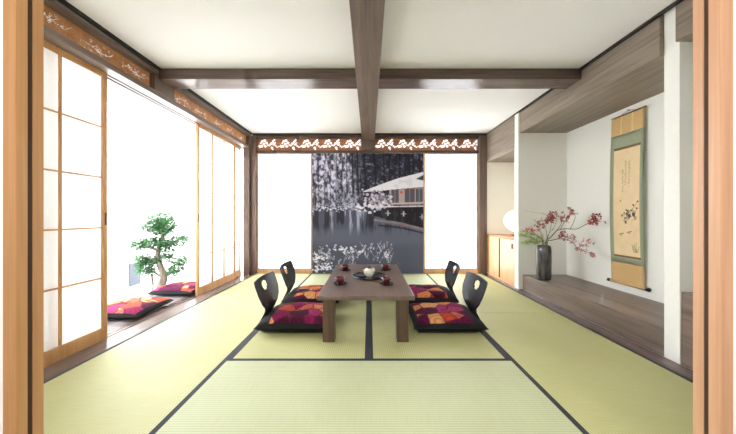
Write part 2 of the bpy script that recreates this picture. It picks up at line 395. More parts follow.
# ------------------------------------------------------------------ carved transoms with real cut-outs
def carved(name, w, h, cell, cut, m, loc, rz, t=.007):
    nx, nz = int(round(w / cell)), int(round(h / cell)); dx, dz = w / nx, h / nz
    X, Z = np.meshgrid((np.arange(nx) + .5) * dx, (np.arange(nz) + .5) * dz)
    hole = cut(X, Z)
    hole[0, :] = hole[-1, :] = False; hole[:, 0] = hole[:, -1] = False
    idx = {}; vs = []; fs = []
    def V(i, j, k):
        q = (i, j, k)
        if q not in idx: idx[q] = len(vs); vs.append((i * dx, k * t, j * dz))
        return idx[q]
    for j in range(nz):
        for i in range(nx):
            if hole[j, i]: continue
            fs.append((V(i,j,0), V(i+1,j,0), V(i+1,j+1,0), V(i,j+1,0)))
            fs.append((V(i,j,1), V(i,j+1,1), V(i+1,j+1,1), V(i+1,j,1)))
            for di, dj, a, b in ((-1,0,(i,j),(i,j+1)), (1,0,(i+1,j+1),(i+1,j)), (0,-1,(i+1,j),(i,j)), (0,1,(i,j+1),(i+1,j+1))):
                ii, jj = i + di, j + dj
                if ii < 0 or jj < 0 or ii >= nx or jj >= nz or hole[jj, ii]:
                    fs.append((V(*a,0), V(*b,0), V(*b,1), V(*a,1)))
    mb = MB(); mb.add(vs, fs)
    o = mb.build(name, m, loc=loc); o.rotation_euler = (0, 0, rz)
    yb = t + .004
    MB().add([(0, yb, 0), (w, yb, 0), (w, yb, h), (0, yb, h)], [(0, 1, 2, 3)]).build('dimming_paper', M['dimpaper'], o)  # sheet added behind the cut-outs to dim the daylight coming through
    return o
MOT = [(75,64,8),(90,59,9),(102,74,8),(85,82,8),(72,96,9),(95,97,8),(61,101,6),(110,88,5),(120,90,6),(130,78,8),(142,65,8),(148,84,8),(135,106,8),(150,55,6),(139,117,5),
       (160,95,5),(169,103,4.5),(179,98,4.5),(189,92,5.5),(66,75,5),(156,73,4.5)]
def back_cut(x0):
    def f(X, Z):
        per = .3745; h = np.zeros(X.shape, bool)
        s = ((X - x0) % per) / per * 132
        v = (1 - (Z / .212)) * 80 + 46
        for a, b, r in MOT:
            a0 = a - 55
            for o in (-132, 0, 132):
                h |= (s - a0 - o) ** 2 + (v - b) ** 2 < (r * .93) ** 2
        for a, b in ((88,70),(80,90),(133,92),(142,76)):
            h &= ~((s - (a - 55)) ** 2 + (v - b) ** 2 < 9)
        return h
    return f
hT = .212
tag(carved('carved_transom', 1.825, hT, .0074, back_cut(.03), M['ranmaX'], (-1.955, YB + .03, 2.14), 0),
    'carved cedar transom above the left back screen, white blossom cut-outs', 'transom', 'carved transoms on the back wall')
tag(carved('carved_transom', 1.805, hT, .0074, back_cut(.03), M['ranmaX'], (.10, YB + .03, 2.14), 0),
    'carved cedar transom above the right back screen, white blossom cut-outs', 'transom', 'carved transoms on the back wall')
def left_cut(seed, w, n):
    rnd = random.Random(seed)
    def f(X, Z):
        h = np.zeros(X.shape, bool)
        for k in range(n):
            c = (k + .5) / n * w
            L_ = w / n * .43
            ph = rnd.random() * 6
            up = rnd.choice((-1, 1))
            yb = .078
            d = np.abs(Z - (yb + .018 * np.sin((X - c) / L_ * 2.6 + ph) + up * .02 * (X - c) / L_))
            h |= (d < .0034) & (np.abs(X - c) < L_ * .75)
            for q in range(9):      # side twigs
                x = c + rnd.uniform(-.8, .8) * L_; zb = yb + .018 * math.sin((x - c) / L_ * 2.6 + ph) + up * .02 * (x - c) / L_
                sl = rnd.choice((-1, 1)) * rnd.uniform(.5, 1.2); le = rnd.uniform(.02, .05)
                t = (X - x)
                h |= (np.abs(Z - zb - sl * t) < .004) & (t > 0) & (t < le)
            for q in range(17):     # blossoms: five little petals
                x = c + rnd.gauss(0, .5) * L_; z = yb + rnd.gauss(0, .034)
                z = min(max(z, .022), .135); r = rnd.uniform(.005, .0078)
                for p in range(5):
                    a = p * 2 * PI / 5 + q
                    h |= (X - x - r * 1.1 * math.cos(a)) ** 2 + (Z - z - r * 1.1 * math.sin(a)) ** 2 < (r * .62) ** 2
        return h
    return f
tag(carved('carved_transom', 1.71, .155, .0042, left_cut(3, 1.71, 5), M['ranmaY'], (-2.10, .95, 2.21), PI / 2, .004),
    'carved cedar transom above the nearest left screen, blossom sprays cut out', 'transom', 'carved transoms on the left wall')
tag(carved('carved_transom', 1.82, .155, .0046, left_cut(8, 1.82, 5), M['ranmaY'], (-2.10, 2.93, 2.21), PI / 2, .004),
    'carved cedar transom above the farthest left screens, blossom sprays cut out', 'transom', 'carved transoms on the left wall')

# ------------------------------------------------------------------ tatami mats
MW, ML = .98, 1.96
def mat_thing(cx, cy, rz, w, l, m, label):
    """long side along local y; cloth borders on the two long sides"""
    o = MB().box(-w/2 + .001, w/2 - .001, -l/2 + .0018, l/2 - .0018, -.055, 0).build('tatami_mat', m, loc=(cx, cy, 0)); o.rotation_euler = (0, 0, rz)
    tag(o, label, 'tatami mat', 'tatami mats covering the floor')
    for s in (-1, 1):
        a, b = sorted((s * (w/2 - .0005), s * (w/2 - .030)))
        MB().box(a, b, -l/2 + .001, l/2 - .001, -.05, .0012).build('border', M['heri'], o)
    return o
G = [(-1.475, .91 + ML/2, 0, 'tat', 'tatami mat along the left sill at the near end'),
     (-1.475, .91 + ML*1.5, 0, 'tat', 'tatami mat along the left sill at the far end'),
     (1.475, .91 + ML/2, 0, 'tat', 'tatami mat beside the scroll alcove at the near end'),
     (1.475, .91 + ML*1.5, 0, 'tat', 'tatami mat beside the flower vase and cabinet at the far end'),
     (-.4925, 2.93, 0, 'tat', 'tatami mat under the left half of the low table'),
     (.4925, 2.93, 0, 'tat', 'tatami mat under the right half of the low table'),
     (0, 1.43, PI/2, 'tatsheen', 'sheen-tinted tatami mat lying crosswise in front of the low table'),
     (0, 4.39, PI/2, 'tatsheen', 'sheen-tinted tatami mat lying crosswise below the winter lake picture')]
for cx, cy, rz, m, lb in G:
    w = .985 if rz == 0 else 1.04 if cy < 2 else .92 - .04
    l = ML if rz == 0 else 1.97
    if cy == 2.93 : l = 1.96
    mat_thing(cx, cy if rz == 0 else (cy if cy < 2 else 3.91 + .46 - .0), rz, w if rz == 0 else (1.04 if cy < 2 else .92), l, M[m], lb)

# ------------------------------------------------------------------ low table
T = empty('low_table', (-.025, 2.91, 0)); tag(T, 'low brown walnut table with four square legs in the room centre', 'table')
MB().box(-.387, .387, -.72, .72, .334, .37).build('tabletop', M['table'], T, bevel=.003)
for sx in (-1, 1):
    for sy in (-1, 1):
        a, b = sorted((sx * .340, sx * .247)); c, d = sorted((sy * .712, sy * .617))
        MB().box(a, b, c, d, 0.0015, .334).build('leg', M['tableZ'], T, bevel=.003)

# ------------------------------------------------------------------ cushions
def cushion_pt(u, v, w, d, top, h):
    e = 1 - .055 * (1 - v * v) * abs(u) ** 3; e2 = 1 - .055 * (1 - u * u) * abs(v) ** 3
    x, y = w / 2 * u * e, d / 2 * v * e2
    b = max(0, (1 - abs(u) ** 3.2) * (1 - abs(v) ** 3.2)) ** .42
    r2 = (u * u + v * v)
    z = h * b * (1 if top else .55)
    if top:
        z -= .30 * h * math.exp(-r2 / .035) + .0
        z += .05 * h * math.sin(6 * u + 3 * v) * (1 - r2 * .5)
    return (x, y, z if top else -z)
def cushion(name, w, d, h, pu, pv, seed, label, group, loc, rz, hard=.0):
    n = 26
    base = .55 * h
    r = empty(name, loc, rz); tag(r, label, 'cushion', group)
    mb = MB()
    for top in (True, False):
        vs = []; fs = []
        for j in range(n + 1):
            for i in range(n + 1):
                p = cushion_pt(2 * i / n - 1, 2 * j / n - 1, w, d, top, h); vs.append((p[0], p[1], max(p[2] + base, 0.0)))
        for j in range(n):
            for i in range(n):
                a = j * (n + 1) + i; q = (a, a + 1, a + n + 2, a + n + 1)
                fs.append(q if top else q[::-1])
        mb.add(vs, fs, True)
    mb.build('body', M['blackcloth'], r)
    vs = []; fs = []; mb = MB()
    for j in range(n + 1):
        for i in range(n + 1):
            u0, u1 = pu; v0, v1 = pv
            u, v = u0 + (u1 - u0) * i / n, v0 + (v1 - v0) * j / n
            p = cushion_pt(u, v, w, d, True, h); vs.append((p[0], p[1], p[2] + base + .003))
    for j in range(n):
        for i in range(n):
            a = j * (n + 1) + i; fs.append((a, a + 1, a + n + 2, a + n + 1))
    mb.add(vs, fs, True)
    mb.build('flowered_cover', brocade('flowered brocade', seed), r)
    fc = kids(r)[-1] if kids(r)[-1].name.startswith('flowered') else [k for k in kids(r) if k.name.startswith('flowered')][0]
    # centre tuft
    t = MB(); c = cushion_pt(0, 0, w, d, True, h)[2] + base
    for k in range(4):
        a = k * PI / 2 + .4
        t.tube([(0, 0, c + .002), (.016 * math.cos(a), .016 * math.sin(a), c + .008), (.03 * math.cos(a), .03 * math.sin(a), c + .007)], [.003, .0025, .0015], 5)
    t.build('tuft', M['blackcloth'], fc)
    return r

# ------------------------------------------------------------------ legless chairs: local +x faces the table
def chair_profile(t):
    """bent plywood line: t 0 at seat front .. 1 at top of the back; returns x, z, half width"""
    K = [(0.00, .40, .012, .20), (.25, .15, .012, .20), (.46, -.10, .014, .19), (.54, -.165, .020, .165), (.58, -.178, .045, .145),
         (.63, -.165, .090, .118), (.70, -.140, .150, .120), (.75, -.133, .195, .155), (.80, -.140, .240, .205), (.84, -.149, .280, .222), (.87, -.156, .310, .236), (.95, -.185, .395, .240), (.985, -.197, .432, .236), (1.0, -.203, .445, .222)]
    for a, b in zip(K, K[1:]):
        if t <= b[0] + 1e-9:
            s = (t - a[0]) / (b[0] - a[0]); return [a[i] + (b[i] - a[i]) * s for i in (1, 2, 3)]
    return list(K[-1][1:])
def ply_part(name, t0, t1, nv, parent, hole=False):
    nu = 24; vs = []; fs = []
    P = [chair_profile(t0 + (t1 - t0) * k / nv) for k in range(nv + 1)]
    # arc length for the hole
    for k in range(nv + 1):
        x, z, hw = P[k]
        for i in range(nu + 1):
            u = 2 * i / nu - 1
            curve = .030 * u * u if t0 > .5 and z > .05 else 0      # the back is gently dished
            vs.append([x + curve * min(1, z / .2), u * hw, z])
    hz, hy, rz_, ry_ = .365, 0, .040, .058
    def inside(p): return hole and (abs((p[2]-hz)/rz_) ** 2.6 + abs(p[1]/(ry_ * (1 + (p[2]-hz) * 4))) ** 2.6) < 1
    rm = set()
    for k in range(nv):
        for i in range(nu):
            ids = (k*(nu+1)+i, k*(nu+1)+i+1, (k+1)*(nu+1)+i+1, (k+1)*(nu+1)+i)
            c = [sum(vs[q][d] for q in ids) / 4 for d in range(3)]
            if inside(c): rm.add(ids)
            else: fs.append(ids)
    o = MB().add(vs, fs, True).build(name, M['blackply'], parent)
    s = o.modifiers.new('ply', 'SOLIDIFY'); s.thickness = .012; s.offset = 0
    b = o.modifiers.new('edge', 'BEVEL'); b.width = .003; b.segments = 2; b.limit_method = 'ANGLE'
    return o
def make_chair():
    r = empty('legless_chair')
    ply_part('seat', 0, .54, 14, r); ply_part('backrest', .54, 1, 44, r, True)
    return r
CH = [(-.79, 2.56, 0, 'black legless chair on the table\'s left side nearest the doorway'),
      (-.80, 3.25, 0.02, 'black legless chair on the table\'s left side nearest the lake picture'),
      (.82, 2.56, PI, 'black legless chair on the table\'s right side nearest the doorway'),
      (.835, 3.29, PI - .04, 'black legless chair on the table\'s right side nearest the lake picture')]
proto = make_chair()
for i, (x, y, rz, lb) in enumerate(CH):
    o = proto if i == 0 else copy_tree(proto)
    o.location = (x, y, .002); o.rotation_euler = (0, 0, rz)
    tag(o, lb, 'chair', 'black legless chairs round the low table')
CU = [(-.645, 2.565, 0, 'flowered black cushion in the legless chair left of the table, near end', 1),
      (-.64, 3.255, 0.02, 'flowered black cushion in the legless chair left of the table, far end', 5),
      (.68, 2.565, PI, 'flowered black cushion in the legless chair right of the table, near end', 9),
      (.685, 3.295, PI - .04, 'flowered black cushion in the legless chair right of the table, far end', 12)]
for x, y, rz, lb, sd in CU:
    cushion('floor_cushion', .62, .56, .085, (-.60, .86), (-.95, .95), sd, lb, 'cushions on the legless chairs', (x, y, .021), rz)
cushion('floor_cushion', .56, .56, .065, (-.93, .93), (-.93, .93), 21, 'pink and orange flowered cushion on the veranda nearest the open screen', 'veranda cushions', (-2.50, 2.90, .001), .03)
cushion('floor_cushion', .56, .54, .070, (-.93, .93), (-.93, .93), 26, 'pink and orange flowered cushion on the veranda in front of the tree', 'veranda cushions', (-2.455, 3.68, .001), -.02)

# ------------------------------------------------------------------ tea things
zt = .3705
tr = MB().lathe([(0, 0), (.150, 0), (.170, .008), (.176, .022), (.171, .022), (.160, .010), (0, .009)], n=40).build('tea_tray', M['dklacq'], loc=(.005, 2.87, zt))
tag(tr, 'round black lacquer tray under the teapot', 'tray')
tp = empty('teapot', (.0, 2.87, zt + .0095), .8); tp.scale = (.84, .84, .84); tag(tp, 'white china teapot with red lid on the black tray', 'teapot')
body = MB().lathe([(0, 0), (.038, 0), (.040, .006), (.056, .022), (.066, .046), (.064, .070), (.050, .090), (.030, .098), (0, .1)], n=32).build('body', None, tp)
mp_ = mat('painted china', lin(232,230,214), .2, 0, .5, .3)
tc = N(mp_, 'ShaderNodeTexCoord'); vo = N(mp_, 'ShaderNodeTexNoise'); vo.inputs['Scale'].default_value = 26; L(mp_, tc.outputs['Object'], vo.inputs['Vector'])
rp = ramp(mp_, [(.60, lin(232,230,214)), (.64, lin(104,128,96)), (.72, lin(66,84,72))]); L(mp_, vo.outputs['Fac'], rp.inputs[0]); L(mp_, rp.outputs[0], bsdf(mp_).inputs['Base Color'])
body.data.materials.append(mp_)
lid = MB().lathe([(.032, .097), (.030, .104), (.016, .110), (0, .112)], n=24).build('lid', M['lacq'], tp)
MB().lathe([(.006, .1105), (.008, .120), (.010, .126), (.006, .131), (0, .132)], n=16).build('knob', M['lacq'], lid)
lid['label'] = 'red lid with a knob'
MB().tube(spline([(-.058, 0, .045), (-.076, 0, .058), (-.088, 0, .080), (-.098, 0, .088)], 5), [.014 - .0004 * k for k in range(16)], 10).build('spout', M['ivory'], tp)
MB().tube(spline([(.058, 0, .072), (.082, 0, .088), (.094, 0, .066), (.084, 0, .040), (.060, 0, .032)], 6), .006, 8).build('handle', M['ivory'], tp)
cups = [(-.268, 2.56, 'near left corner of the table'), (.160, 2.55, 'near right corner of the table'), (-.275, 3.20, 'far left corner of the table'), (.190, 3.22, 'far right corner of the table')]
def make_cup():
    r = empty('tea_cup')
    MB().lathe([(0, 0), (.020, 0), (.021, .006), (.034, .018), (.043, .040), (.045, .060), (.043, .060), (.040, .040), (.030, .020), (0, .014)], n=28).build('bowl', M['lacq'], r)
    MB().lathe([(0, .046), (.0412, .046)], n=28).build('tea', M['lacqin'], r)
    return r
pc = make_cup()
ps = MB().lathe([(0, 0), (.034, 0), (.050, .004), (.064, .012), (.064, .014), (.050, .007), (.030, .005), (0, .005)], n=32).build('saucer', M['dklacq'])
for i, (x, y, w) in enumerate(cups):
    c = pc if i == 0 else copy_tree(pc); s = ps if i == 0 else copy_tree(ps)
    c.location = (x, y, zt + .0055); s.location = (x, y, zt)
    tag(c, 'dark red lacquer tea cup on the ' + w, 'cup', 'red tea cups on the table')
    tag(s, 'black lacquer saucer under the cup on the ' + w, 'saucer', 'saucers under the tea cups')

# ------------------------------------------------------------------ cabinet and lamp in the recess
cb = empty('low_cabinet', (2.045, 4.36, .0)); tag(cb, 'low pale wood cabinet with two doors in the right recess', 'cabinet')
MB().box(.025, .62, -.45, .44, .031, .66).build('body', M['cab'], cb)
MB().box(.0, .655, -.455, .445, .66, .69).build('top', M['orangeY'], cb, bevel=.003)
MB().box(.006, .05, -.45, .44, .0005, .0345).build('plinth', M['cab'], cb)
d1 = MB().box(.002, .024, -.445, -.014, .035, .655).build('door', M['cab'], cb, bevel=.002)
d2 = MB().box(.002, .024, .018, .40, .035, .655).build('door', M['cab'], cb, bevel=.002)
MB().box(-.004, .023, -.0135, .0175, .04, .65).build('handle', M['black'], d1)['label'] = 'dark vertical finger grip between the doors'
MB().box(.0, .024, .402, .444, .031, .66).build('frame', M['orangeZ'], cb)
MB().box(-.006, .002, -.40, -.375, .53, .60).build('handle', M['gap'], d2)
lp = empty('globe_lamp', (2.27, 4.30, .69)); tag(lp, 'glowing white round lamp standing on the low cabinet', 'lamp')
MB().lathe([(0, 0.0005), (.06, .0005), (.06, .008), (.02, .012), (.016, .075), (0, .075)], n=24).build('base', M['black'], lp)
MB().lathe([(max(.0001, .165 * math.sin(a)), .235 - .165 * math.cos(a)) for a in [PI * k / 24 for k in range(25)]], n=40).build('globe_shade', M['globe'], lp)

# ------------------------------------------------------------------ hanging scroll
def grid_print(name, P, img, m, parent=None):
    """P(u, v) -> point (v down); img (h, w, 3) linear colours"""
    h, w = img.shape[:2]
    me = bpy.data.meshes.new(name)
    vs = [P(i / (w - 1), j / (h - 1)) for j in range(h) for i in range(w)]
    fs = [(j*w+i, (j+1)*w+i, (j+1)*w+i+1, j*w+i+1) for j in range(h - 1) for i in range(w - 1)]
    me.from_pydata(vs, [], fs); me.update()
    me.polygons.foreach_set('use_smooth', [True] * len(fs))
    a = me.color_attributes.new('print', 'FLOAT_COLOR', 'POINT')
    buf = np.ones((h * w, 4), np.float32); buf[:, :3] = img.reshape(-1, 3)
    a.data.foreach_set('color', buf.ravel())
    me.materials.append(m)
    o = bpy.data.objects.new(name, me); COL.objects.link(o)
    if parent: o.parent = parent
    return o
def to_lin(img):
    img = np.clip(img, 0, 255) / 255.
    return np.where(img <= .04045, img / 12.92, ((img + .055) / 1.055) ** 2.4)
def vnoise(shape, sx, sy, seed, octv=4):
    r = np.random.RandomState(seed); h, w = shape; out = np.zeros(shape); amp = 1; tot = 0
    for o in range(octv):
        gx, gy = max(2, int(sx * 2 ** o)), max(2, int(sy * 2 ** o)); g = r.rand(gy + 2, gx + 2)
        x = np.linspace(0, gx, w, endpoint=False); y = np.linspace(0, gy, h, endpoint=False)
        xi, yi = x.astype(int), y.astype(int); fx, fy = x - xi, y - yi
        fx = fx * fx * (3 - 2 * fx); fy = fy * fy * (3 - 2 * fy)
        a = g[np.ix_(yi, xi)]; b = g[np.ix_(yi, xi + 1)]; c = g[np.ix_(yi + 1, xi)]; d = g[np.ix_(yi + 1, xi + 1)]
        out += amp * ((a * (1 - fx) + b * fx) * (1 - fy)[:, None] + (c * (1 - fx) + d * fx) * fy[:, None]); tot += amp; amp *= .55
    return out / tot
class Canvas:
    def __init__(s, w, h, c):
        s.w, s.h = w, h; s.a = np.zeros((h, w, 3)) + np.array(c, float)
        s.X, s.Y = np.meshgrid((np.arange(w) + .5) / w, (np.arange(h) + .5) / h)
    def blend(s, mask, c):
        m = np.clip(mask, 0, 1)[..., None]; s.a = s.a * (1 - m) + np.asarray(c, float) * m
    def poly(s, pts, c, al=1):
        ins = np.zeros(s.X.shape, bool); n = len(pts)
        for i in range(n):
            (x0, y0), (x1, y1) = pts[i], pts[(i + 1) % n]
            if y0 == y1: continue
            cr = ((y0 > s.Y) != (y1 > s.Y)) & (s.X < (x1 - x0) * (s.Y - y0) / (y1 - y0) + x0)
            ins ^= cr
        s.blend(ins * al, c)
    def dot(s, x, y, r, c, al=1, asp=1):
        d = np.sqrt((s.X - x) ** 2 + ((s.Y - y) * asp) ** 2); s.blend((d < r) * al, c)
    def line(s, pts, wd, c, al=1, asp=1):
        for (x0, y0), (x1, y1) in zip(pts, pts[1:]):
            dx, dy = x1 - x0, (y1 - y0) * asp; q = dx * dx + dy * dy + 1e-12
            t = np.clip(((s.X - x0) * dx + (s.Y - y0) * asp * dy) / q, 0, 1)
            d = np.hypot(s.X - x0 - t * dx, (s.Y - y0) * asp - t * dy); s.blend(np.clip((wd - d) / wd * 2, 0, 1) * al, c)

SX = 2.682
Y0, Y1 = 2.695, 3.06       # near and far edge of the silk
def bow(z): return -.022 * math.sin(PI * min(1, max(0, (z - .30) / 1.75)))     # paper leaning off the wall in the middle
def sheet(name, y0, y1, z0, z1, off, m, parent, img=None):
    # u runs from the far (left in the photo) to the near edge
    def P(u, v):
        z = z1 + (z0 - z1) * v; y = y1 + (y0 - y1) * u
        curl = .010 * (2 * (y - (Y0 + Y1) / 2) / (Y1 - Y0)) ** 4
        return (SX + bow(z) - curl - off, y, z)
    if img is not None: return grid_print(name, P, img, m, parent)
    n = 26; vs = [P(i / 10, j / n) for j in range(n + 1) for i in range(11)]
    fs = [(j*11+i, (j+1)*11+i, (j+1)*11+i+1, j*11+i+1) for j in range(n) for i in range(10)]
    o = MB().add(vs, fs, True).build(name, m, parent)
    s = o.modifiers.new('cloth', 'SOLIDIFY'); s.thickness = .0016; s.offset = 1
    return o
sr = empty('hanging_scroll', (0, 0, 0)); tag(sr, 'long hanging scroll with ink flowers on tan and green silk', 'scroll')
sheet('top_silk', Y0, Y1, 1.862, 2.06, 0, M['tan'], sr)
sheet('green_silk', Y0, Y1, .505, 1.8625, 0, M['green'], sr)
sheet('bottom_silk', Y0, Y1, .295, .5055, 0, M['tan'], sr)
sheet('brown_band', Y0 + .030, Y1 - .040, 1.70, 1.725, .0025, M['mauve'], sr)
sheet('brown_band', Y0 + .030, Y1 - .040, .570, .588, .0025, M['mauve'], sr)
for y in (2.822, 2.945): sheet('ribbon', y - .011, y + .011, 1.87, 2.055, .003, M['ribbon'], sr)
# the painting
c = Canvas(110, 400, (228, 204, 164)); asp = 1.12 / .30
c.a *= (.97 + .06 * vnoise((400, 110), 6, 20, 4))[..., None]
rnd = random.Random(5)
ink = (86, 72, 62)
for col, (x, ya, yb) in enumerate(((.60, .12, .36), (.47, .11, .34), (.36, .19, .40))):
    y = ya
    while y < yb:
        hgt = rnd.uniform(.008, .016)
        for q in range(4):
            xx = x + rnd.uniform(-.022, .022); yy = y + rnd.uniform(0, hgt)
            c.line([(xx, yy), (xx + rnd.uniform(-.028, .028), yy + rnd.uniform(-.002, .007))], .010, ink, .34, asp)
        y += hgt + .006
c.dot(.28, .485, .030, (196, 96, 66), .8, asp)
for k in range(26):
    x, y = rnd.gauss(.60, .15), rnd.gauss(.635, .026)
    r = rnd.uniform(.024, .05); dark = rnd.choice(((54, 46, 50), (80, 68, 74), (150, 128, 116), (196, 170, 140)))
    for p in range(5):
        a = p * 1.257 + k; c.dot(x + r * .8 * math.cos(a), y + r * .8 * math.sin(a) / asp, r * .5, dark, .8, asp)
for x, y in ((.52, .575), (.70, .575), (.76, .53), (.93, .50), (.90, .56)):
    for p in range(4): c.dot(x + rnd.uniform(-.03, .03), y + rnd.uniform(-.006, .006), .022, (70, 58, 52), .85, asp)
c.line([(.60, .62), (.72, .57), (.93, .50)], .012, (120, 100, 84), .7, asp)
c.line([(.66, .64), (.84, .60), (.90, .56)], .012, (120, 100, 84), .7, asp)
for x, y in ((.30, .795), (.60, .775)):
    c.line([(x - .07, y + .008), (x, y), (x + .08, y - .006)], .022, (120, 98, 78), .8, asp); c.line([(x, y), (x + .01, y + .02)], .016, (130, 108, 88), .7, asp)
for k in range(14):
    x = rnd.uniform(.68, .98); c.line([(.82 + rnd.uniform(-.1, .1), .955), (x, rnd.uniform(.86, .93))], .010, (136, 124, 92), .6, asp)
sheet('painting', Y0 + .032, Y1 - .042, .585, 1.704, .0035, M['scrollp'], sr, to_lin(c.a))
MB().tube([(SX - .004, Y0 - .005, 2.062), (SX - .004, Y1 + .005, 2.062)], .008, 10).build('top_rod', M['mauve'], sr)
rl = MB().tube([(SX - .010, Y0 - .012, .293), (SX - .010, Y1 + .012, .293)], .015, 14).build('roller', M['tan'], sr)
for y, s in ((Y0 - .012, -1), (Y1 + .012, 1)):
    MB().tube([(SX - .010, y, .293), (SX - .010, y + s * .012, .293), (SX - .010, y + s * .032, .293)], [.016, .017, .019], 14).build('roller_knob', M['black'], rl)
MB().tube([(SX - .003, Y0 + .10, 2.068), (SX + .008, 2.8775, 2.098), (SX - .003, Y1 - .10, 2.068)], .0025, 6).build('cord', M['twig'], sr)
MB().tube([(2.705, 2.8775, 2.095), (2.682, 2.8775, 2.095), (2.678, 2.8775, 2.103)], .0045, 8).build('hook', M['black'], sr)

# ------------------------------------------------------------------ winter picture on the back wall
W, H = 224, 248
c = Canvas(W, H, (60, 60, 78)); X, Y = c.X, c.Y; sh = (H, W)
def sstep(a, b, v): t = np.clip((v - a) / (b - a), 0, 1); return t * t * (3 - 2 * t)
snow = vnoise(sh, 40, 26, 1, 4); streak = vnoise(sh, 46, 3, 2, 3); big = vnoise(sh, 6, 5, 3, 3); fine = vnoise(sh, 90, 80, 9, 2)
# frosted trees: blueish white on the left, dark firs to the right
left = 1 - sstep(.26, .50, X + .16 * (big - .5) - .10 * (Y - .2))
dk = np.array((30, 30, 44)); lt = np.array((214, 214, 238))
sn2 = vnoise(sh, 70, 44, 61, 3)
lum = np.clip((snow - .36) * 2.6 + (sn2 - .5) * 1.6 + (fine - .5) * 1.0, 0, 1)
lum = lum * (.16 + .84 * left) + left * .16
c.a = dk + (lt - dk) * np.clip(lum, 0, 1)[..., None]
c.blend(sstep(.58, .66, streak) * (.80 - .45 * left), (24, 23, 34))
c.blend(sstep(.62, .74, vnoise(sh, 60, 4, 12, 2)) * .45 * left, (226, 226, 244))
c.blend(sstep(.62, .72, vnoise(sh, 46, 56, 14, 3)) * .6 * (1 - left), (150, 152, 178))
c.blend(sstep(.30, .42, Y) * left * .5 * (big > .3), (92, 92, 116))
c.blend(sstep(.60, .72, vnoise(sh, 60, 60, 15, 2)) * .6 * sstep(.28, .40, Y) * left, (220, 220, 240))
for x in (.36, .405, .47, .56, .64, .69, .78, .83, .9, .96):
    c.line([(x, 0), (x + .01, .33)], .009, (18, 17, 26), .7, 1)
for x in (.06, .12, .17, .22, .27, .31): c.line([(x, 0), (x - .005, .44)], .004, (52, 50, 70), .6, 1)
# lake
lake = sstep(.465, .485, Y + .014 * (vnoise(sh, 10, 10, 6, 2) - .5))
base = np.zeros((H, W, 3)) + np.array((74, 78, 98)); base = base + ((Y - .7) * -10)[..., None] + (X * 14)[..., None]
c.a = c.a * (1 - lake[..., None]) + base * lake[..., None]
refl = (Y > .475) * (1 - sstep(.58, .72, Y)); vs_ = vnoise(sh, 44, 5, 21, 3)
c.blend(refl * sstep(.48, .64, vs_) * (1 - sstep(.46, .6, X)) * .85, (176, 178, 204))
c.blend(refl * sstep(.46, .60, vnoise(sh, 30, 4, 23, 3)) * .8, (34, 33, 46))
c.blend(sstep(.60, .66, Y) * (1 - sstep(.72, .80, Y)) * .35, (112, 118, 140))
# snowy shore and bush
for k in range(150):
    x = rnd.uniform(0, .58); y = .458 + rnd.gauss(0, .014) - (.02 if x > .3 else 0) + (.0 if x < .4 else (x - .4) * .14)
    c.dot(x, y, rnd.uniform(.003, .013), rnd.choice(((228, 228, 242), (190, 190, 214), (60, 58, 72), (40, 38, 52))), .9, rnd.uniform(1.4, 3))
# house
c.poly([(.54, .44), (1, .43), (1, .62), (.80, .58), (.55, .52)], (26, 24, 32))
c.poly([(.69, .285), (1, .27), (1, .425), (.69, .43)], (176, 160, 162))
for x0, x1 in ((.71, .775), (.83, .92), (.93, .99)): c.poly([(x0, .30), (x1, .297), (x1, .415), (x0, .418)], (84, 82, 96))
for x in (.742, .874, .96): c.line([(x, .30), (x, .415)], .004, (150, 146, 158), .8, 1)
c.dot(.80, .325, .014, (206, 96, 78), 1, 1.1)
c.line([(.70, .302), (1, .288)], .006, (150, 96, 84), .9, 1)
c.poly([(.45, .322), (.53, .29), (.61, .262), (.76, .212), (1, .155), (1, .28), (.72, .303), (.57, .318)], (232, 231, 242))
c.poly([(.93, .215), (1, .178), (1, .228)], (70, 66, 76))
c.blend((vnoise(sh, 16, 30, 31, 3) > .58) * (Y > .2) * (Y < .31) * (c.a.mean(-1) > 215) * .5, (206, 206, 226))
c.line([(.57, .425), (1, .412)], .010, (196, 176, 178), 1, 1); c.line([(.55, .447), (1, .44)], .007, (226, 226, 238), 1, 1)
for x in (.62, .70, .78, .86, .94): c.line([(x, .425), (x, .447)], .005, (140, 116, 116), .9, 1)
for k in range(170):
    x, y = rnd.gauss(.60, .075), rnd.gauss(.385, .042)
    if x < .72 and .28 < y < .47: c.dot(x, y, rnd.uniform(.004, .013), rnd.choice(((224, 222, 240), (196, 194, 216), (120, 116, 138), (206, 190, 204))), .85, 1.1)
for k in range(40):
    x, y = rnd.gauss(.50, .06), rnd.gauss(.455, .02); c.dot(x, y, rnd.uniform(.008, .022), rnd.choice(((232, 232, 244), (214, 214, 232), (50, 48, 60))), .9, 1.4)
for x, y in ((.68, .50), (.82, .505), (.985, .53)): c.line([(x, y - .018), (x, y + .016)], .008, (214, 214, 226), .9, 1); c.line([(x - .02, y), (x + .02, y)], .005, (190, 190, 206), .9, 1)
c.line([(.56, .555), (.80, .585), (1, .635)], .012, (146, 138, 150), .8, 1); c.line([(.60, .60), (.80, .62), (1, .665)], .010, (40, 36, 46), .8, 1)
c.line([(.62, .575), (.80, .60), (1, .65)], .008, (120, 104, 110), .8, 1)
c.dot(.80, .60, .014, (150, 98, 90), .6, .7)
c.blend((Y > .46) * (Y < .60) * (X > .54) * sstep(.5, .65, vnoise(sh, 50, 20, 41, 3)) * .3, (104, 100, 116))
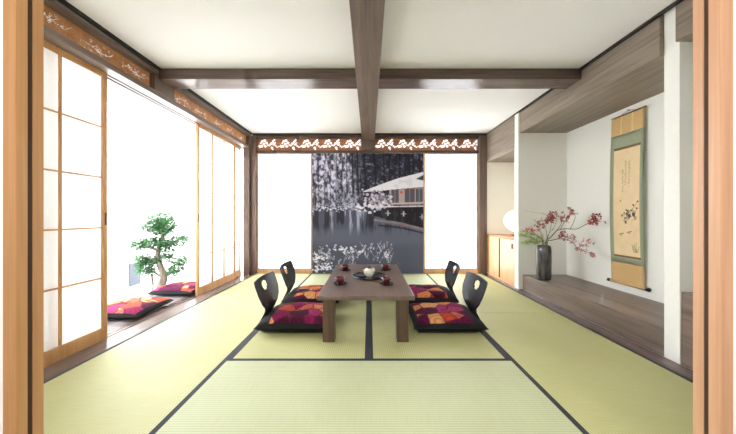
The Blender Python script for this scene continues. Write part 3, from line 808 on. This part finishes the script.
# frosted twigs in front
for k in range(64):
    x = rnd.uniform(.0, .70); y = .97 - rnd.random() * .13 - (.05 if x > .45 else 0); a = rnd.uniform(-.9, .9); l = rnd.uniform(.03, .11)
    c.line([(x, y), (x + l * a * .7, y - l * .8)], .0022, (186, 184, 204), .75, 1)
    for q in range(4):
        t = rnd.random(); c.dot(x + l * a * .7 * t + rnd.gauss(0, .006), y - l * .8 * t + rnd.gauss(0, .005), rnd.uniform(.002, .0055), (226, 226, 242), .75, 1)
for cx_, cy_, sx_, sy_, n_ in ((.10, .955, .07, .018, 60), (.30, .80, .05, .018, 30), (.05, .87, .035, .018, 26), (.43, .82, .03, .014, 12), (.66, .85, .03, .02, 10)):
    for k in range(n_):
        x, y = rnd.gauss(cx_, sx_), rnd.gauss(cy_, sy_)
        if x > 0: c.dot(x, y, rnd.uniform(.003, .012), (232, 232, 246), .9, rnd.uniform(1, 1.8))
PX0, PX1, PZ0, PZ1 = -.988, .948, .005, 2.09
mu = MB().box(PX0, PX1, YB + .0105, YB + .035, PZ0, PZ1).build('winter_picture', M['black'])
tag(mu, 'tall printed picture of a snowy lake and pavilion on the back wall', 'picture')
grid_print('print', lambda u, v: (PX0 + (PX1 - PX0) * u, YB + .0095, PZ1 + (PZ0 - PZ1) * v), to_lin(c.a), M['mural'], mu)

# ------------------------------------------------------------------ vase and flowers
VX, VY = 2.20, 3.50
va = MB().lathe([(0, 0), (.068, 0), (.077, .006), (.083, .03), (.085, .20), (.084, .36), (.080, .405), (.071, .425), (.065, .428), (.065, .418), (.072, .39), (.076, .30), (.074, .02), (0, .015)], n=40).build('flower_vase', M['vase'], loc=(VX, VY, .2015))
tag(va, 'tall charcoal glazed vase on the alcove floor', 'vase')
def ap(cx8, cy8):
    """a pixel of the flower arrangement -> a point, the branches reaching forward to the right"""
    px, py = 500 + cx8 / 4.34, 200 + cy8 / 4.34
    d = 3.53 - .47 * max(0, (px - 546) / 58) + .05 * max(0, (543 - px) / 22)
    return at(px, py, d)
root = Vector((VX, VY, .40))
def blossom(par, p, r, m, n=9, seed=0):
    rd = random.Random(seed); mb = MB()
    for k in range(n):
        c_ = p + Vector((rd.gauss(0, r * .55), rd.gauss(0, r * .5), rd.gauss(0, r * .45)))
        d = Vector((rd.gauss(0, 1), rd.gauss(0, 1) - .5, rd.gauss(0, 1))).normalized(); s = d.orthogonal().normalized(); t = d.cross(s)
        for q in range(4):      # four cupped petals
            a = q * PI / 2 + k; e = (s * math.cos(a) + t * math.sin(a)); g_ = d.cross(e); l = r * rd.uniform(.30, .46)
            mb.add([c_, c_ + e * l * .6 + g_ * l * .38 + d * l * .18, c_ + e * l * 1.1 + d * l * .42, c_ + e * l * .6 - g_ * l * .38 + d * l * .18], [(0, 1, 2, 3)], True)
    return mb.build('blossom', m, par)
def branch(label, lines, flowers, m, rad=.006):
    mb = MB()
    for k, ln in enumerate(lines):
        pts = spline([p if isinstance(p, Vector) else ap(*p) for p in ln], 5); n = len(pts)
        r0 = rad if k == 0 else rad * .6
        mb.tube(pts, [r0 * (1 - .6 * i / (n - 1)) for i in range(n)], 6)
    o = mb.build('flowering_branch', M['twig']); tag(o, label, 'branch', 'branches arranged in the vase')
    for i, f in enumerate(flowers): blossom(o, ap(f[0], f[1]), f[2], f[3] if len(f) > 3 else m, seed=i * 7 + len(lines))
    return o
R0 = Vector((VX + .01, VY - .01, .25))
branch('long branch of red flowers reaching up and right from the vase', [[R0, (200,188), (222,160), (250,131), (290,125), (330,126), (362,112), (392,97), (418,92)],
       [(305,125), (318,100), (326,72), (312,52)], [(262,128), (276,100), (290,82)], [(240,140), (262,112), (270,86), (272,70)]],
       [(416,90,.075), (432,92,.05), (310,52,.070), (292,83,.055), (270,72,.050), (318,60,.04), (402,78,.03)], M['redfl'])
branch('short branch of red flowers leaning left in the vase', [[Vector((VX - .02, VY, .25)), (186,186), (170,165), (150,145), (137,132)], [(196,190), (212,150), (222,110), (228,84)], [(188,180), (178,150), (166,115)], [(206,170), (200,130), (190,98)]],
       [(228,78,.075), (240,80,.06), (214,82,.055), (190,98,.055), (166,112,.050), (137,132,.075, M['orangefl']), (200,92,.04)], M['redfl'])
branch('drooping branch of pale pink flowers low on the vase\'s right', [[Vector((VX + .03, VY - .02, .25)), (205,190), (226,175), (262,168), (300,176), (322,190), (332,206), (352,218), (400,232)],
       [(316,184), (332,180), (322,165)], [(336,212), (356,196), (376,188)], [(250,170), (262,160), (272,152)]],
       [(272,154,.05, M['redfl']), (288,162,.045, M['redfl']), (321,165,.055), (376,188,.055), (388,184,.035), (350,217,.055), (395,231,.055), (340,208,.03), (300,168,.03, M['redfl'])], M['pinkfl'], .005)
def frond(label, spine, needles, seed, rad=.003, ln=.05, dens=1):
    rd = random.Random(seed); mb = MB()
    pts = spline([p if isinstance(p, Vector) else ap(*p) for p in spine], 8); n = len(pts)
    mb.tube(pts, [rad * (1 - .6 * i / (n - 1)) for i in range(n)], 5)
    o = mb.build('fern_frond', M['fern']); tag(o, label, 'fern', 'green fronds in the vase')
    nb = MB()
    for i in range(needles):
        t = rd.uniform(.35, 1); p = pts[min(n - 1, int(t * (n - 1)))]; d = (pts[min(n - 1, int(t * (n - 1)) + 1)] - pts[max(0, int(t * (n - 1)) - 1)]).normalized()
        e = (d * .8 + Vector((rd.gauss(0, .9), rd.gauss(0, .7), rd.gauss(0, .8)))).normalized(); l = ln * rd.uniform(.5, 1.1)
        s = e.orthogonal().normalized() * .003
        nb.add([p - s, p + s, p + e * l * .6 + s * .8, p + e * l, p + e * l * .6 - s * .8], [(0, 1, 2, 3, 4)])
    nb.build('needles', M['fern'], o)
    return o
S0 = Vector((VX - .02, VY + .01, .25))
frond('feathery green frond hanging out low over the vase\'s left rim', [S0, (186,192), (165,178), (130,160), (88,150)], 130, 1, ln=.085)
frond('feathery green frond bunched right at the vase mouth', [S0, (188,192), (160,185), (132,182), (100,186)], 130, 2, ln=.08)
frond('feathery green frond rising behind the orange flower', [S0, (190,190), (170,160), (140,146), (98,134)], 110, 3, ln=.08)
frond('thin green stem stretching up left toward the white partition', [S0, (192,188), (176,130), (160,95), (150,85)], 30, 4, ln=.05)
frond('long bare green blade lying level above the red flowers', [S0, (195,185), (232,120), (245,82), (200,62), (104,48)], 14, 5, ln=.05)

# ------------------------------------------------------------------ courtyard: fence, tree, vent box
struct(MB().box(-4.02, -3.90, -3, 11, -.15, 1.15).build('wall_court', M['white']), 'low white courtyard wall beyond the veranda', 'wall')
vb = empty('vent_box', (-3.9, 4.45, -.15)); tag(vb, 'white box with a grey louvred panel beside the tree', 'vent')
MB().box(.0, .22, -.28, .42, .001, .58).build('body', M['white'], vb, bevel=.004)
mb = MB(); mb.box(.218, .224, -.19, .03, .06, .42)
for k in range(14): mb.box(.222, .232, -.185, .025, .07 + k * .025, .084 + k * .025)
mb.build('louvre_panel', M['vent'], vb)['label'] = 'grey louvred panel'
def tree_pt(px, py, d=4.02): return at(px, py, d)
tr_ = empty('small_tree', tree_pt(160, 295)); tag(tr_, 'small leafy green tree with a pale trunk outside the open screen', 'tree')
b0 = tr_.location.copy(); b0.z = -.15; tr_.location = b0
mb = MB()
def TP(px, py, dy=0): return tree_pt(px, py, 4.02 + dy) - b0
base = TP(159, 296); base.z = .001
mb.tube(spline([base, TP(162, 284), TP(164, 276), TP(159, 262), TP(158, 250), TP(163, 236), TP(161, 222)], 6), [.062 - .0013 * i for i in range(37)], 10)
for ln in (((160,262),(150,258),(140,256)), ((158,250),(146,247),(136,244)), ((160,256),(172,258),(182,260)), ((161,244),(172,242),(184,238)), ((162,232),(154,228),(148,226)), ((163,234),(172,228),(178,224)),
           ((163,278),(154,272),(146,268)), ((163,276),(174,272),(180,268)), ((159,292),(152,296),(150,299)), ((152,275),(153,286),(151,297))):
    P_ = [TP(*q, dy=rnd.uniform(-.1, .1) if i else 0) for i, q in enumerate(ln)]
    mb.tube(spline(P_, 4), [.020 - .0016 * i for i in range(9)], 6)
mb.build('trunk', M['bark'], tr_)
lf = MB(); rd = random.Random(11)
pads = [((160,219),(14,7)), ((168,224),(12,7)), ((150,226),(10,6)), ((161,231),(15,6)), ((139,245),(11,5)), ((150,242),(12,6)), ((164,243),(14,6)), ((178,241),(10,6)), ((186,237),(4,3)),
        ((142,258),(8,5)), ((152,260),(9,5)), ((146,265),(10,6)), ((168,258),(8,5)), ((150,271),(8,4)), ((178,266),(9,6)), ((172,272),(8,5)), ((183,260),(6,5)), ((166,250),(10,5)), ((141,270),(5,5))]
for (x, y), (rx, ry) in pads:
    for k in range(int(rx * ry * 5.2)):
        while True:
            a, b, q = rd.uniform(-1, 1), rd.uniform(-1, 1), rd.uniform(-1, 1)
            if a*a + b*b + q*q < 1: break
        p = TP(x + a * rx, y + b * ry, q * .16)
        d = Vector((rd.gauss(0, 1), rd.gauss(0, 1), rd.gauss(0, .5))).normalized(); s = d.cross(Vector((rd.gauss(0, .4), rd.gauss(0, .4), 1))).normalized()
        l = rd.uniform(.030, .055); up = d.cross(s) * .12 * l
        lf.add([p, p + d * l * .45 + s * l * .30 + up, p + d * l, p + d * l * .45 - s * l * .30 + up], [(0, 1, 2), (0, 2, 3)])
lf.build('foliage', M['leaf'], tr_)

# ------------------------------------------------------------------ light, camera, colour
w = bpy.data.worlds.new('sky'); sc.world = w; w.use_nodes = True
bg = w.node_tree.nodes['Background']; bg.inputs[0].default_value = (.93, .97, 1.0, 1); bg.inputs[1].default_value = 3.2

hl = bpy.data.lights.new('hall_fill', 'AREA'); hl.shape = 'RECTANGLE'; hl.size = 2.5; hl.size_y = 1.2; hl.energy = 14; hl.color = (1, .97, .93)  # unseen fill light added in the hall to brighten the door fronts
ho = bpy.data.objects.new('hall_fill', hl); COL.objects.link(ho); ho.location = (0, -.6, ZC - .02)
cam = bpy.data.cameras.new('camera'); co = bpy.data.objects.new('camera', cam); COL.objects.link(co)
co.location = (0, 0, EYE); co.rotation_euler = (PI / 2, 0, 0)
cam.sensor_fit = 'HORIZONTAL'; cam.sensor_width = 36; cam.lens = 36 * F / 736
cam.shift_x = -(CX - 368) / 736; cam.shift_y = -(217 - CY) / 736
cam.clip_start = .05; sc.camera = co
vs = sc.view_settings; vs.view_transform = 'Standard'; vs.look = 'None'; vs.gamma = 1; vs.exposure = 2.42; vs.use_curve_mapping = False
sc.cycles.use_denoising = True
sc.cycles.max_bounces = 12; sc.cycles.diffuse_bounces = 8; sc.cycles.transmission_bounces = 8
